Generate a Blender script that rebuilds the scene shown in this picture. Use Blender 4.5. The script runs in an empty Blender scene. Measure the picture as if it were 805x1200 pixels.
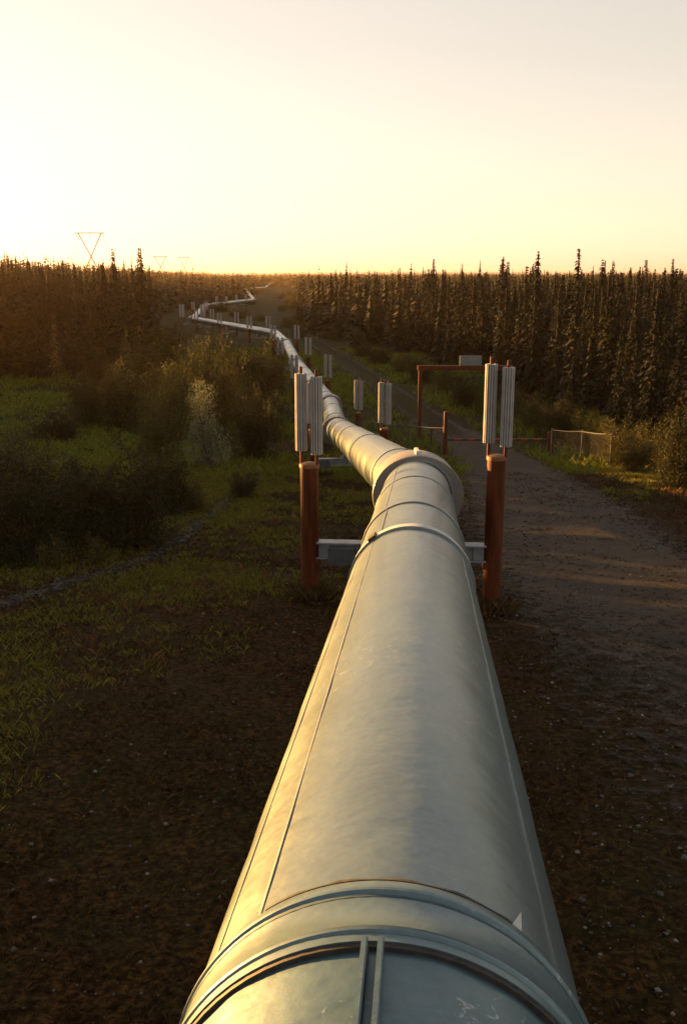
import bpy, math, random
import numpy as np
from mathutils import Vector, Matrix, Quaternion

R = math.radians
rng = np.random.default_rng(7)
random.seed(7)
SC = bpy.context.scene
COL = SC.collection

# ------------------------------------------------------------------ camera
EYE = 13.0                       # the photographer stands on the pipe, 13 m above the valley floor
FPX, CX, CY, YH = 1130.0, 402.5, 600.0, 322.0
PITCH = math.atan((CY - YH) / FPX)
cam_d = bpy.data.cameras.new('camera')
cam_d.sensor_fit = 'VERTICAL'
cam_d.sensor_height = 36.0
cam_d.lens = 36.0 * FPX / 1200.0
cam_d.clip_start = 0.05
cam_d.clip_end = 30000
cam = bpy.data.objects.new('camera', cam_d)
COL.objects.link(cam)
cam.location = (0, 0, EYE)
cam.rotation_euler = (R(90) - PITCH, 0, 0)
SC.camera = cam

# ------------------------------------------------------------------ sky, sun, exposure
SUN_AZ, SUN_EL = 53.0, 5.0       # degrees left of the view direction, above the horizon
w = bpy.data.worlds.new('World')
SC.world = w
w.use_nodes = True
nt = w.node_tree
bg = nt.nodes['Background']
sky = nt.nodes.new('ShaderNodeTexSky')
sky.sky_type = 'NISHITA'
sky.sun_disc = False
sky.sun_elevation = R(SUN_EL)
sky.sun_rotation = R(-SUN_AZ)
sky.altitude = 150
sky.air_density = 1.0
sky.dust_density = 0.6
sky.ozone_density = 1.0
wm = nt.nodes.new('ShaderNodeMixRGB'); wm.blend_type = 'MULTIPLY'; wm.inputs[0].default_value = 1
wm.inputs[2].default_value = (1.0, 0.845, 0.735, 1)
hs = nt.nodes.new('ShaderNodeHueSaturation'); hs.inputs['Saturation'].default_value = 0.52
gm = nt.nodes.new('ShaderNodeGamma'); gm.inputs['Gamma'].default_value = 0.62
nt.links.new(sky.outputs[0], gm.inputs['Color'])
nt.links.new(gm.outputs[0], hs.inputs['Color'])
nt.links.new(hs.outputs[0], wm.inputs[1])
nt.links.new(wm.outputs[0], bg.inputs['Color'])
bg.inputs['Strength'].default_value = 0.078
sd = bpy.data.lights.new('sun', 'SUN')
sd.energy = 5.0
sd.angle = R(0.6)
sd.color = (1.0, 0.48, 0.12)
sun = bpy.data.objects.new('sun', sd)
COL.objects.link(sun)
S = Vector((-math.sin(R(SUN_AZ)) * math.cos(R(SUN_EL)), math.cos(R(SUN_AZ)) * math.cos(R(SUN_EL)), math.sin(R(SUN_EL))))
sun.rotation_euler = S.to_track_quat('Z', 'Y').to_euler()
sun.location = S * 60 + Vector((0, 0, EYE))
SC.view_settings.view_transform = 'Standard'
SC.view_settings.look = 'None'
SC.view_settings.gamma = 1.0
SC.view_settings.exposure = 2.85
SC.cycles.max_bounces = 6
SC.cycles.diffuse_bounces = 2
SC.cycles.glossy_bounces = 3
SC.cycles.transmission_bounces = 2
SC.cycles.transparent_max_bounces = 6
SC.cycles.volume_bounces = 0

# ------------------------------------------------------------------ terrain function and pixel rays
def sstep(a, b, v):
    t = np.clip((np.asarray(v, float) - a) / (b - a), 0, 1)
    return t * t * (3 - 2 * t)

def G(x, y):
    x = np.asarray(x, float); y = np.asarray(y, float)
    yy = np.maximum(y, -25)
    k = 8.0
    z = 0.108 * k * np.logaddexp(0, (75 - yy) / k)
    z = z + 7.0 * sstep(16, 100, -(x + 0.12 * y)) * sstep(90, 240, y)
    d = np.hypot(x, y)
    z = z + 13 * sstep(1700, 5200, d) * (1 + .18 * np.sin(x / 700.0) + .12 * np.sin(x / 310.0 + 1))
    und = 0.05 * np.sin(x * .9 + 1.3 * np.sin(y * .31)) + 0.05 * np.sin(y * .7 + 2 * np.sin(x * .4))
    z = z + und * (1 - .75 * np.exp(-((x - .1 * y) / 3.0) ** 2)) * (1 - sstep(60, 140, d))
    z = z - 0.15 * np.exp(-((x + 6.0) / 2.2) ** 2) * sstep(8, 16, y) * (1 - sstep(60, 75, y))
    z = z + .30 * np.exp(-((x + .6) ** 2 + (y - 20.5) ** 2) / 3.2 ** 2)
    return z

FW = np.array([0, math.cos(PITCH), -math.sin(PITCH)]); UP = np.array([0, math.sin(PITCH), math.cos(PITCH)])
def ray(px, py):
    d = FW * FPX + np.array([1, 0, 0]) * (px - CX) - UP * (py - CY)
    return d / d[1]
def hit(px, py, h=0.0):
    """ground point (raised by h) seen at a pixel of the 805x1200 photograph"""
    d = ray(px, py); lo, hi = 2.0, 6000.0
    ys = np.geomspace(lo, hi, 600)
    f = EYE + ys * d[2] - (G(ys * d[0], ys) + h)
    i = int(np.argmax(f < 0)); a, b = ys[max(i - 1, 0)], ys[i]
    for _ in range(40):
        m = .5 * (a + b)
        if EYE + m * d[2] - (float(G(m * d[0], m)) + h) > 0: a = m
        else: b = m
    return Vector((m * d[0], m, EYE + m * d[2]))
def proj(P):
    v = np.asarray(P, float) - np.array([0, 0, EYE]); z = v @ FW
    return CX + FPX * v[..., 0] / z, CY - FPX * (v @ UP) / z, z

# ------------------------------------------------------------------ materials
def mat(name):
    m = bpy.data.materials.new(name); m.use_nodes = True
    n = m.node_tree.nodes; return m, n, m.node_tree.links, n['Principled BSDF']
def ramp(n, stops):
    r = n.new('ShaderNodeValToRGB'); e = r.color_ramp.elements
    e[0].position, e[0].color = stops[0][0], (*stops[0][1], 1)
    e[1].position, e[1].color = stops[-1][0], (*stops[-1][1], 1)
    for p, c in stops[1:-1]:
        q = e.new(p); q.color = (*c, 1)
    return r
def noise(n, l, scale, detail=4, rough=.55, vec=None, stretch=None):
    t = n.new('ShaderNodeTexNoise'); t.inputs['Scale'].default_value = scale
    t.inputs['Detail'].default_value = detail; t.inputs['Roughness'].default_value = rough
    if vec is None:
        g = n.new('ShaderNodeNewGeometry'); vec = g.outputs['Position']
    if stretch:
        mp = n.new('ShaderNodeMapping'); mp.inputs['Scale'].default_value = stretch
        l.new(vec, mp.inputs['Vector']); vec = mp.outputs[0]
    l.new(vec, t.inputs['Vector']); return t
def bump(n, l, b, h, strength, dist):
    k = n.new('ShaderNodeBump'); k.inputs['Strength'].default_value = strength; k.inputs['Distance'].default_value = dist
    l.new(h, k.inputs['Height']); l.new(k.outputs[0], b.inputs['Normal']); return k
def mixc(n, l, fac, a, b, mode='MIX'):
    m = n.new('ShaderNodeMixRGB'); m.blend_type = mode
    for s, v in ((0, fac), (1, a), (2, b)):
        if isinstance(v, (int, float)): m.inputs[s].default_value = v
        elif isinstance(v, tuple): m.inputs[s].default_value = (*v, 1)
        else: l.new(v, m.inputs[s])
    return m.outputs[0]

def m_jacket(name, base, metallic, rough, wrinkle, tint=0.0):
    m, n, l, b = mat(name)
    tc = n.new('ShaderNodeTexCoord')
    big = noise(n, l, 1.1, 5, .6, tc.outputs['Object'], (1, 1, .6))
    fine = noise(n, l, 26, 3, .6, tc.outputs['Object'], (1, 1, .12))
    spot = noise(n, l, 13, 6, .75, tc.outputs['Object'])
    c1 = tuple(v * .90 for v in base); c2 = tuple(min(1, v * 1.08) for v in base)
    r1 = ramp(n, [(.32, c1), (.68, c2)]); l.new(big.outputs[0], r1.inputs[0])
    r2 = ramp(n, [(.35, (.86, .86, .86)), (.7, (1.06, 1.06, 1.06))]); l.new(fine.outputs[0], r2.inputs[0])
    c = mixc(n, l, .8, r1.outputs[0], r2.outputs[0], 'MULTIPLY')
    r3 = ramp(n, [(.60, (0, 0, 0)), (.74, (.55, .55, .55))]); l.new(spot.outputs[0], r3.inputs[0])
    c = mixc(n, l, r3.outputs[0], c, tuple(v * .72 for v in base))
    sc_ = noise(n, l, 1.7, 3, .6, tc.outputs['Object'], (1, 1, 1)); sm = noise(n, l, .9, 2, .5, tc.outputs['Object'], (1.3, 1.3, 1.3)); sf = noise(n, l, 38, 4, .7, tc.outputs['Object'])
    ra = ramp(n, [(.492, (0, 0, 0)), (.4985, (1, 1, 1)), (.5015, (1, 1, 1)), (.508, (0, 0, 0))]); l.new(sc_.outputs[0], ra.inputs[0])
    rb = ramp(n, [(.54, (0, 0, 0)), (.62, (.6, .6, .6))]); l.new(sm.outputs[0], rb.inputs[0])
    rc = ramp(n, [(.50, (0, 0, 0)), (.66, (.8, .8, .8))]); l.new(sf.outputs[0], rc.inputs[0])
    scuff = mixc(n, l, 1., mixc(n, l, 1., ra.outputs[0], rc.outputs[0], 'MULTIPLY'), rb.outputs[0], 'MULTIPLY')
    c = mixc(n, l, scuff, c, (.62, .62, .6))
    l.new(c, b.inputs['Base Color'])
    mm = n.new('ShaderNodeMapRange'); mm.inputs['To Min'].default_value = metallic; mm.inputs['To Max'].default_value = metallic * .4
    l.new(scuff, mm.inputs['Value']); l.new(mm.outputs[0], b.inputs['Metallic'])
    rr = n.new('ShaderNodeMapRange'); rr.inputs['To Min'].default_value = rough - .07; rr.inputs['To Max'].default_value = rough + .12
    l.new(spot.outputs[0], rr.inputs['Value']); l.new(rr.outputs[0], b.inputs['Roughness'])
    b.inputs['Coat Weight'].default_value = .3; b.inputs['Coat Roughness'].default_value = .24
    dent = noise(n, l, 2.6, 3, .5, tc.outputs['Object'], (1, 1, .8))
    add = n.new('ShaderNodeMath'); add.operation = 'MULTIPLY_ADD'; add.inputs[1].default_value = .06
    l.new(fine.outputs[0], add.inputs[0]); l.new(dent.outputs[0], add.inputs[2])
    bump(n, l, b, add.outputs[0], wrinkle, .03)
    return m
M = {}
M['jacket'] = m_jacket('galvanised_jacket', (.092, .138, .155), .42, .36, .6)
M['wrap'] = m_jacket('weathered_wrap', (.055, .11, .14), .4, .44, .9)
M['band'] = m_jacket('strap_metal', (.17, .20, .21), .5, .40, .25)
M['dullband'] = m_jacket('dull_joint_band', (.075, .128, .152), .4, .40, .5)
M['cover'] = m_jacket('cover_sheet', (.15, .14, .13), .15, .6, .3)

def m_simple(name, c, rough=.7, metallic=0., var=.25, scale=6., bmp=.2, bdist=.01, stretch=None):
    m, n, l, b = mat(name)
    t = noise(n, l, scale, 6, .65, None, stretch)
    r_ = ramp(n, [(.3, tuple(v * (1 - var) for v in c)), (.7, tuple(min(1, v * (1 + var)) for v in c))])
    l.new(t.outputs[0], r_.inputs[0]); l.new(r_.outputs[0], b.inputs['Base Color'])
    b.inputs['Roughness'].default_value = rough; b.inputs['Metallic'].default_value = metallic
    b.inputs['Specular IOR Level'].default_value = .2
    if bmp: bump(n, l, b, t.outputs[0], bmp, bdist)
    return m
M['rust'] = m_simple('rust_red_steel', (.078, .018, .0045), .7, 0, .55, 9, .25, .01, (1, 1, .16))
M['rust_cap'] = m_simple('worn_cap_steel', (.16, .07, .03), .6, .1, .3, 9)
M['dark_seal'] = m_simple('black_sealant', (.035, .032, .03), .6, 0, .4, 20)
M['pale_seal_and_glint'] = m_simple('pale_sealant_and_glint', (.42, .42, .42), .6, 0, .25, 14)
M['groove'] = m_simple('blue_grey_groove', (.045, .07, .09), .6, .2, .3, 9)
M['fin'] = m_simple('aluminium_fin', (.36, .35, .34), .55, .15, .14, 4, .1)
M['beam'] = m_simple('galvanised_beam', (.26, .28, .30), .5, .4, .25, 4)
M['plate'] = m_simple('slide_plate', (.07, .08, .09), .6, .2, .3, 5)
M['galv'] = m_simple('galvanised_tube', (.075, .078, .08), .65, .1, .2, 5)
M['stripe_red'] = m_simple('red_paint', (.26, .035, .012), .55, 0, .2, 6)
M['stripe_white'] = m_simple('dark_paint', (.05, .04, .035), .6, 0, .2, 6)
M['board'] = m_simple('grey_board', (.16, .165, .17), .7, 0, .2, 5)
M['lattice'] = m_simple('weathered_lattice_steel', (.05, .05, .05), .7, 0, .15, 1)

def m_leaf(name, cols, trans=.25, rough=.75):
    m, n, l, b = mat(name)
    g = n.new('ShaderNodeNewGeometry'); oi = n.new('ShaderNodeObjectInfo')
    a = n.new('ShaderNodeMath'); a.operation = 'MULTIPLY_ADD'; a.inputs[1].default_value = .62
    s = n.new('ShaderNodeMath'); s.operation = 'MULTIPLY'; s.inputs[1].default_value = .38
    l.new(g.outputs['Random Per Island'], a.inputs[0]); l.new(oi.outputs['Random'], s.inputs[0]); l.new(s.outputs[0], a.inputs[2])
    r_ = ramp(n, [(i / (len(cols) - 1), c) for i, c in enumerate(cols)]); l.new(a.outputs[0], r_.inputs[0])
    l.new(r_.outputs[0], b.inputs['Base Color']); b.inputs['Roughness'].default_value = rough
    b.inputs['Specular IOR Level'].default_value = .25
    if trans:
        t = n.new('ShaderNodeBsdfTranslucent'); l.new(r_.outputs[0], t.inputs['Color'])
        mx = n.new('ShaderNodeMixShader'); mx.inputs[0].default_value = trans
        l.new(b.outputs[0], mx.inputs[1]); l.new(t.outputs[0], mx.inputs[2]); l.new(mx.outputs[0], n['Material Output'].inputs['Surface'])
    return m
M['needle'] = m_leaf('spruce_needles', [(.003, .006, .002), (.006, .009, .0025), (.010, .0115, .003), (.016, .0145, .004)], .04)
M['needle_pale'] = m_leaf('young_needles', [(.06, .07, .02), (.10, .10, .03), (.13, .11, .035)], .2)
M['leaf_dark'] = m_leaf('alder_leaves', [(.010, .013, .003), (.024, .026, .005), (.06, .052, .010)], .3)
M['leaf_mid'] = m_leaf('willow_leaves', [(.030, .034, .005), (.062, .060, .010), (.13, .105, .02)], .3)
M['leaf_silver'] = m_leaf('silver_willow_leaves', [(.10, .12, .06), (.16, .18, .10), (.22, .23, .14)], .25)
M['grass'] = m_leaf('green_grass', [(.045, .058, .005), (.09, .10, .009), (.15, .14, .018), (.20, .15, .03), (.16, .10, .025)], .3)
M['meadow'] = m_leaf('light_tinted_meadow_grass', [(.06, .085, .006), (.11, .14, .012), (.17, .18, .02), (.20, .16, .03)], .3)  # brightened grass colours, soft light on the clearing put into the colour
M['straw'] = m_leaf('dry_grass', [(.018, .009, .003), (.04, .021, .006), (.085, .05, .016), (.055, .038, .008)], .2)
M['redweed'] = m_leaf('rusty_weeds', [(.08, .03, .012), (.12, .045, .018), (.14, .07, .03)], .2)
M['bark'] = m_simple('grey_bark', (.035, .024, .015), .9, 0, .3, 8)
M['pebble'] = m_leaf('pebble_stone', [(.02, .016, .012), (.04, .034, .03), (.08, .075, .07), (.26, .25, .24)], 0, .8)

def m_ground():
    m, n, l, b = mat('tundra_ground')
    g = n.new('ShaderNodeNewGeometry')
    big = noise(n, l, .16, 5, .6); mid = noise(n, l, 1.3, 6, .65); fin = noise(n, l, 11, 6, .75)
    soil = ramp(n, [(.36, (.0035, .0015, .0005)), (.5, (.026, .0112, .0036)), (.64, (.088, .042, .013))]); l.new(fin.outputs[0], soil.inputs[0])
    moss = ramp(n, [(.34, (.004, .004, .001)), (.52, (.020, .016, .004)), (.68, (.050, .034, .008))]); l.new(fin.outputs[0], moss.inputs[0])
    f1 = ramp(n, [(.44, (0, 0, 0)), (.62, (1, 1, 1))]); l.new(mid.outputs[0], f1.inputs[0])
    f2 = ramp(n, [(.40, (0, 0, 0)), (.58, (1, 1, 1))]); l.new(big.outputs[0], f2.inputs[0])
    fm = mixc(n, l, .5, f1.outputs[0], f2.outputs[0])
    near = mixc(n, l, fm, soil.outputs[0], moss.outputs[0])
    at = n.new('ShaderNodeAttribute'); at.attribute_name = 'wild'
    wild = mixc(n, l, f1.outputs[0], (.014, .017, .005), (.034, .036, .010))
    c = mixc(n, l, at.outputs['Fac'], near, wild)
    l.new(c, b.inputs['Base Color']); b.inputs['Roughness'].default_value = .95; b.inputs['Specular IOR Level'].default_value = .05
    ad = n.new('ShaderNodeMath'); ad.operation = 'MULTIPLY_ADD'; ad.inputs[1].default_value = .35
    l.new(fin.outputs[0], ad.inputs[0]); l.new(mid.outputs[0], ad.inputs[2])
    bump(n, l, b, ad.outputs[0], .6, .03)
    return m
def m_road(name, a, b_, c_, alpha_lo, alpha_hi):
    m, n, l, b = mat(name)
    fin = noise(n, l, 30, 5, .75); mid = noise(n, l, .9, 5, .65)
    r_ = ramp(n, [(.32, a), (.5, b_), (.68, c_)]); l.new(fin.outputs[0], r_.inputs[0])
    sh = ramp(n, [(.35, (.72, .70, .66)), (.65, (1.1, 1.1, 1.12))]); l.new(mid.outputs[0], sh.inputs[0])
    l.new(mixc(n, l, 1., r_.outputs[0], sh.outputs[0], 'MULTIPLY'), b.inputs['Base Color'])
    b.inputs['Roughness'].default_value = .9; b.inputs['Specular IOR Level'].default_value = .08
    bump(n, l, b, fin.outputs[0], .8, .03)
    at = n.new('ShaderNodeAttribute'); at.attribute_name = 'cover'
    ad = n.new('ShaderNodeMath'); ad.operation = 'ADD'
    n2 = noise(n, l, 3.2, 7, .75); l.new(at.outputs['Fac'], ad.inputs[0]); l.new(n2.outputs[0], ad.inputs[1])
    mr = n.new('ShaderNodeMapRange'); mr.inputs['From Min'].default_value = alpha_lo; mr.inputs['From Max'].default_value = alpha_hi
    l.new(ad.outputs[0], mr.inputs['Value']); l.new(mr.outputs[0], b.inputs['Alpha'])
    return m
M['ground'] = m_ground()
M['gravel'] = m_road('gravel_road', (.016, .012, .008), (.052, .043, .034), (.12, .105, .088), .95, 1.15)
M['path'] = m_road('stony_path', (.02, .018, .016), (.05, .047, .044), (.12, .115, .11), 1.0, 1.2)

# ------------------------------------------------------------------ mesh helpers
def mesh_np(name, V, F_, m, smooth=False):
    """V (n,3); F_ (k,3) or (k,4)"""
    me = bpy.data.meshes.new(name)
    V = np.ascontiguousarray(V, np.float32); F_ = np.ascontiguousarray(F_, np.int32)
    k, c = F_.shape
    me.vertices.add(len(V)); me.vertices.foreach_set('co', V.ravel())
    me.loops.add(k * c); me.loops.foreach_set('vertex_index', F_.ravel())
    me.polygons.add(k); me.polygons.foreach_set('loop_start', np.arange(0, k * c, c, dtype=np.int32))
    if smooth: me.polygons.foreach_set('use_smooth', np.ones(k, bool))
    me.update(calc_edges=True); me.validate()
    if m is not None: me.materials.append(m)
    return me
class MB:
    """collects rings, boxes and tubes into one mesh"""
    def __init__(s): s.v = []; s.f = []
    def quadring(s, rings, close_ends=True, closed=True):
        base = len(s.v); k = len(rings[0])
        for r_ in rings: s.v += [tuple(p) for p in r_]
        for i in range(len(rings) - 1):
            for j in range(k if closed else k - 1):
                a = base + i * k + j; b = base + i * k + (j + 1) % k
                s.f.append((a, b, b + k, a + k))
        if close_ends:
            s.f.append(tuple(base + j for j in range(k))[::-1])
            s.f.append(tuple(base + (len(rings) - 1) * k + j for j in range(k)))
    def tube(s, a, b, r0, r1=None, k=16, cap=True):
        a, b = Vector(a), Vector(b); r1 = r0 if r1 is None else r1
        d = (b - a).normalized(); x, y = frame(d)
        s.quadring([[a + r0 * (x * math.cos(t) + y * math.sin(t)) for t in [2 * math.pi * j / k for j in range(k)]],
                    [b + r1 * (x * math.cos(t) + y * math.sin(t)) for t in [2 * math.pi * j / k for j in range(k)]]], cap)
    def box(s, lo, hi, mtx=None):
        x0, y0, z0 = lo; x1, y1, z1 = hi; b = len(s.v)
        ps = [(x0, y0, z0), (x1, y0, z0), (x1, y1, z0), (x0, y1, z0), (x0, y0, z1), (x1, y0, z1), (x1, y1, z1), (x0, y1, z1)]
        if mtx is not None: ps = [tuple(mtx @ Vector(p)) for p in ps]
        s.v += ps
        s.f += [(b, b + 3, b + 2, b + 1), (b + 4, b + 5, b + 6, b + 7), (b, b + 1, b + 5, b + 4), (b + 1, b + 2, b + 6, b + 5), (b + 2, b + 3, b + 7, b + 6), (b + 3, b, b + 4, b + 7)]
    def mesh(s, name, m, smooth=False, bevel=0):
        me = bpy.data.meshes.new(name); me.from_pydata([tuple(v) for v in s.v], [], s.f); me.update()
        if bevel:
            import bmesh
            bm = bmesh.new(); bm.from_mesh(me)
            bmesh.ops.bevel(bm, geom=[e for e in bm.edges if len(e.link_faces) == 2 and e.calc_face_angle(0) > .6], offset=bevel, segments=2, affect='EDGES', clamp_overlap=True)
            bm.to_mesh(me); bm.free()
        if smooth:
            me.polygons.foreach_set('use_smooth', np.ones(len(me.polygons), bool))
            me.set_sharp_from_angle(angle=R(40))
        me.materials.append(m); return me
def frame(d):
    """x to the right and y up of a direction"""
    d = Vector(d).normalized()
    x = d.cross(Vector((0, 0, 1)))
    if x.length < 1e-4: x = Vector((1, 0, 0))
    x.normalize(); return x, x.cross(d).normalized()
def link(name, me, parent=None, loc=None, rz=None):
    o = bpy.data.objects.new(name, me); COL.objects.link(o)
    if parent is not None: o.parent = parent
    if loc is not None: o.location = loc
    if rz is not None: o.rotation_euler = (0, 0, rz)
    return o
def thing(name, label, cat, loc=(0, 0, 0), rz=0, group=None):
    o = link(name, None, None, loc, rz); o.empty_display_size = .3
    return tag(o, label, cat, group)
def tag(o, label, cat, group=None):
    o['label'] = label; o['category'] = cat
    if group: o['group'] = group
    return o

# ------------------------------------------------------------------ ground
ys = [-60.0]
while ys[-1] < 6600:
    y = ys[-1]; ys.append(y + (3 if y < -6 else .45 if y < 30 else .45 + (y - 30) * .022))
xs = [0.0]
while xs[-1] < 6000: xs.append(xs[-1] + max(.45, .45 + (xs[-1] - 14) * .05))
xs = [-v for v in xs[:0:-1]] + xs
GX, GY = np.meshgrid(np.array(xs), np.array(ys))
GZ = G(GX, GY)
nyy, nxx = GX.shape
idx = np.arange(nyy * nxx).reshape(nyy, nxx)
me = mesh_np('ground', np.stack([GX, GY, GZ], -1).reshape(-1, 3),
             np.stack([idx[:-1, :-1], idx[:-1, 1:], idx[1:, 1:], idx[1:, :-1]], -1).reshape(-1, 4), M['ground'], True)
wild = np.clip(sstep(60, 110, np.hypot(GX, GY)) + sstep(8, 13, -GX) + sstep(17, 21, GX), 0, 1)
at = me.attributes.new('wild', 'FLOAT', 'POINT'); at.data.foreach_set('value', wild.ravel().astype(np.float32))
o = link('ground', me); o['kind'] = 'structure'; o['label'] = 'dim brown tundra ground with moss and dry grass'

def strip(name, pts, halfw, m, n_across=12, step=.5, lift=.02, label='', fade=([0, 1], [1, 1]), twin=False):
    P = [Vector(p) for p in pts]
    ln = [0.0]
    for a, b in zip(P, P[1:]): ln.append(ln[-1] + (b - a).length)
    ss = [0.0]
    while ss[-1] < ln[-1]:
        yv = np.interp(ss[-1], ln, [p.y for p in P]); ss.append(ss[-1] + max(step, abs(yv) * .012))
    tx = np.interp(ss, ln, [p.x for p in P]); ty = np.interp(ss, ln, [p.y for p in P])
    ker = np.ones(9) / 9
    if len(tx) > 20:
        tx2 = np.convolve(np.pad(tx, 4, 'edge'), ker, 'valid'); ty = np.convolve(np.pad(ty, 4, 'edge'), ker, 'valid'); tx = tx2
    dx, dy = np.gradient(tx), np.gradient(ty); q = np.hypot(dx, dy) + 1e-9; nx_, ny_ = dy / q, -dx / q
    u = np.linspace(-1, 1, n_across + 1)
    hw = np.interp(ty, *halfw) if isinstance(halfw, tuple) else np.full(len(tx), halfw)
    X = tx[:, None] + nx_[:, None] * u * hw[:, None]; Y = ty[:, None] + ny_[:, None] * u * hw[:, None]
    Z = G(X, Y) + lift + np.hypot(X, Y) * .0004
    id_ = np.arange(X.size).reshape(X.shape)
    me = mesh_np(name, np.stack([X, Y, Z], -1).reshape(-1, 3), np.stack([id_[:-1, :-1], id_[:-1, 1:], id_[1:, 1:], id_[1:, :-1]], -1).reshape(-1, 4), m, True)
    cov = np.tile(1 - np.abs(u) ** 2.2, (len(tx), 1)) * np.interp(ty, *fade)[:, None]
    if twin: cov = cov * (1 - np.interp(ty, [66, 85], [0, 1])[:, None] * (1 - np.exp(-((np.abs(u) - .42) / .2) ** 2)) * .55)
    a_ = me.attributes.new('cover', 'FLOAT', 'POINT'); a_.data.foreach_set('value', cov.ravel().astype(np.float32))
    o = link(name, me); o['kind'] = 'structure'; o['label'] = label; return o
ROAD = [(4.9, -8, 0), (5.2, 4, 0), (6.2, 18, 0), (7.4, 32, 0), (9.0, 50, 0), (9.6, 62, 0), (9.0, 76, 0), (6.6, 100, 0), (2.6, 132, 0), (-4, 180, 0), (-13, 250, 0), (-24, 340, 0), (-33, 460, 0), (-42, 700, 0), (-52, 1000, 0)]
strip('gravel_road', ROAD, ([0, 40, 62, 100, 1000], [5.4, 5.0, 4.1, 3.6, 3.2]), M['gravel'], 20, .5, .025, 'grey gravel access road running beside the pipeline', ([4, 14, 24, 40, 70, 90], [.46, .58, .80, .9, .85, .72]), True)
PATH = [(-9.5, 17, 0), (-7.6, 20.5, 0), (-6.0, 25, 0), (-5.2, 29, 0), (-5.0, 36, 0), (-4.7, 46, 0), (-4.9, 62, 0), (-5.5, 72, 0)]
strip('footpath', PATH, .75, M['path'], 8, .35, .02, 'narrow stony path through the grass left of the pipeline', ([0, 1], [.68, .68]))

# ------------------------------------------------------------------ pipeline
PR = 0.72
d1 = Vector((.0807, .99073933, -.10432114)).normalized()
A0 = Vector((-.105, -.24339953, EYE - 2.41230879))
def at_depth(px, py, D):
    d = ray(px, py); return Vector((D * d[0], D, EYE + D * d[2]))
E = [A0 + d1 * -7.0, A0 + d1 * 21.4, at_depth(395, 503, 60), hit(387, 474, 2.3), hit(348, 427, 2.35), hit(336, 403, 2.35), hit(323, 391, 2.35),
     hit(226, 374, 2.35), hit(240, 358.5, 2.35), hit(298, 351.5, 2.35), hit(287, 338.5, 2.35), hit(311, 337, 2.35), hit(320, 330, 2.5)]
pipeline = thing('pipeline', 'silver jacketed oil pipeline zigzagging from the foreground into the forest', 'pipeline', (E[1].x, E[1].y, float(G(E[1].x, E[1].y))))
P0 = Vector(pipeline.location)
def ppart(name, me, parent=None):
    """mesh given in world coordinates, hung under the pipeline (or one of its parts)"""
    o = link(name, me, pipeline if parent is None else parent)
    if parent is None: o.location = -P0
    return o
def lathe_along(a, d, prof, k=64, dent=0.0):
    """profile [(t, r)] swept round the axis that starts in a with direction d"""
    x, y = frame(d); m = MB()
    def dn(t, q):
        return dent * (math.sin(2.3 * t + 3 * math.sin(q * 2)) * math.sin(3 * q + 1.1 * t) + .6 * math.sin(5.1 * t + 2.2 + 2 * math.sin(q * 3 + t)) * math.sin(5 * q + 2) + .5 * math.sin(11 * t + 4 * math.sin(4 * q)) * math.sin(8 * q + 3 * t))
    rings = [[a + d * t + (r_ + (dn(t, q) if dent else 0)) * (x * math.sin(q) + y * math.cos(q)) for q in [2 * math.pi * j / k for j in range(k)]] for t, r_ in prof]
    m.quadring(rings, False); return m
def arc_strip(a, d, t0, t1, ang, width, r0, r1):
    """a slim raised strip along the pipe at angle ang (right of the top)"""
    x, y = frame(d); m = MB(); h = width / 2 / r0
    def pt(t, q, r_): return a + d * t + r_ * (x * math.sin(q) + y * math.cos(q))
    m.quadring([[pt(t, ang - h, r0), pt(t, ang - h, r1), pt(t, ang + h, r1), pt(t, ang + h, r0)] for t in (t0, t1)], True); return m
def band(a, d, t, width=.09, rise=.02, m='band', name='band', k=64, bead=True):
    r0 = PR - .004; r1 = PR + rise
    pr = [(t - width / 2, r0), (t - width / 2, r1 * .995), (t - width * .35, r1), (t + width * .35, r1), (t + width / 2, r1 * .995), (t + width / 2, r0)]
    o = ppart(name, lathe_along(a, d, pr, k).mesh(name, M[m], True))
    return o
def elbow_cover(p, da, db, k=40):
    """oval drum of sheet metal hiding a mitred joint, its face square to the pipe"""
    d = (da * .7 + db * .3).normalized(); x, y = frame(d); m = MB()
    def oval(t, s):
        out = []
        for j in range(k):
            q = 2 * math.pi * j / k; cx_, cy_ = math.sin(q), math.cos(q)
            rr = PR * s * (1.35 if cy_ < 0 else 1.35 - .21 * cy_ ** 1.5)
            out.append(p + d * t + rr * (x * cx_ + y * cy_))
        return out
    rings = [oval(-.95, .55), oval(-.95, .99), oval(-.935, 1.0), oval(1.05, 1.0), oval(1.065, .99), oval(1.065, .55)]
    m.quadring(rings, False)
    o = ppart('elbow_cover', m.mesh('elbow_cover', M['cover'], True))
    m2 = MB()
    mt = Matrix.Translation(p + y * PR * 1.155) @ Matrix((x, d, y)).transposed().to_4x4()
    m2.box((-.045, -.62, -.03), (.045, .62, .07), mt)
    link('ridge_strip', m2.mesh('ridge_strip', M['pale_seal_and_glint'], False, .012), o)
    m3 = lathe_along(p - d * 1.01, da, [(-.05, PR - .01), (-.05, PR + .03), (.05, PR + .03), (.06, PR - .01)], 48)
    link('collar_ring', m3.mesh('collar_ring', M['band'], True), o)
    return o

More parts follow.
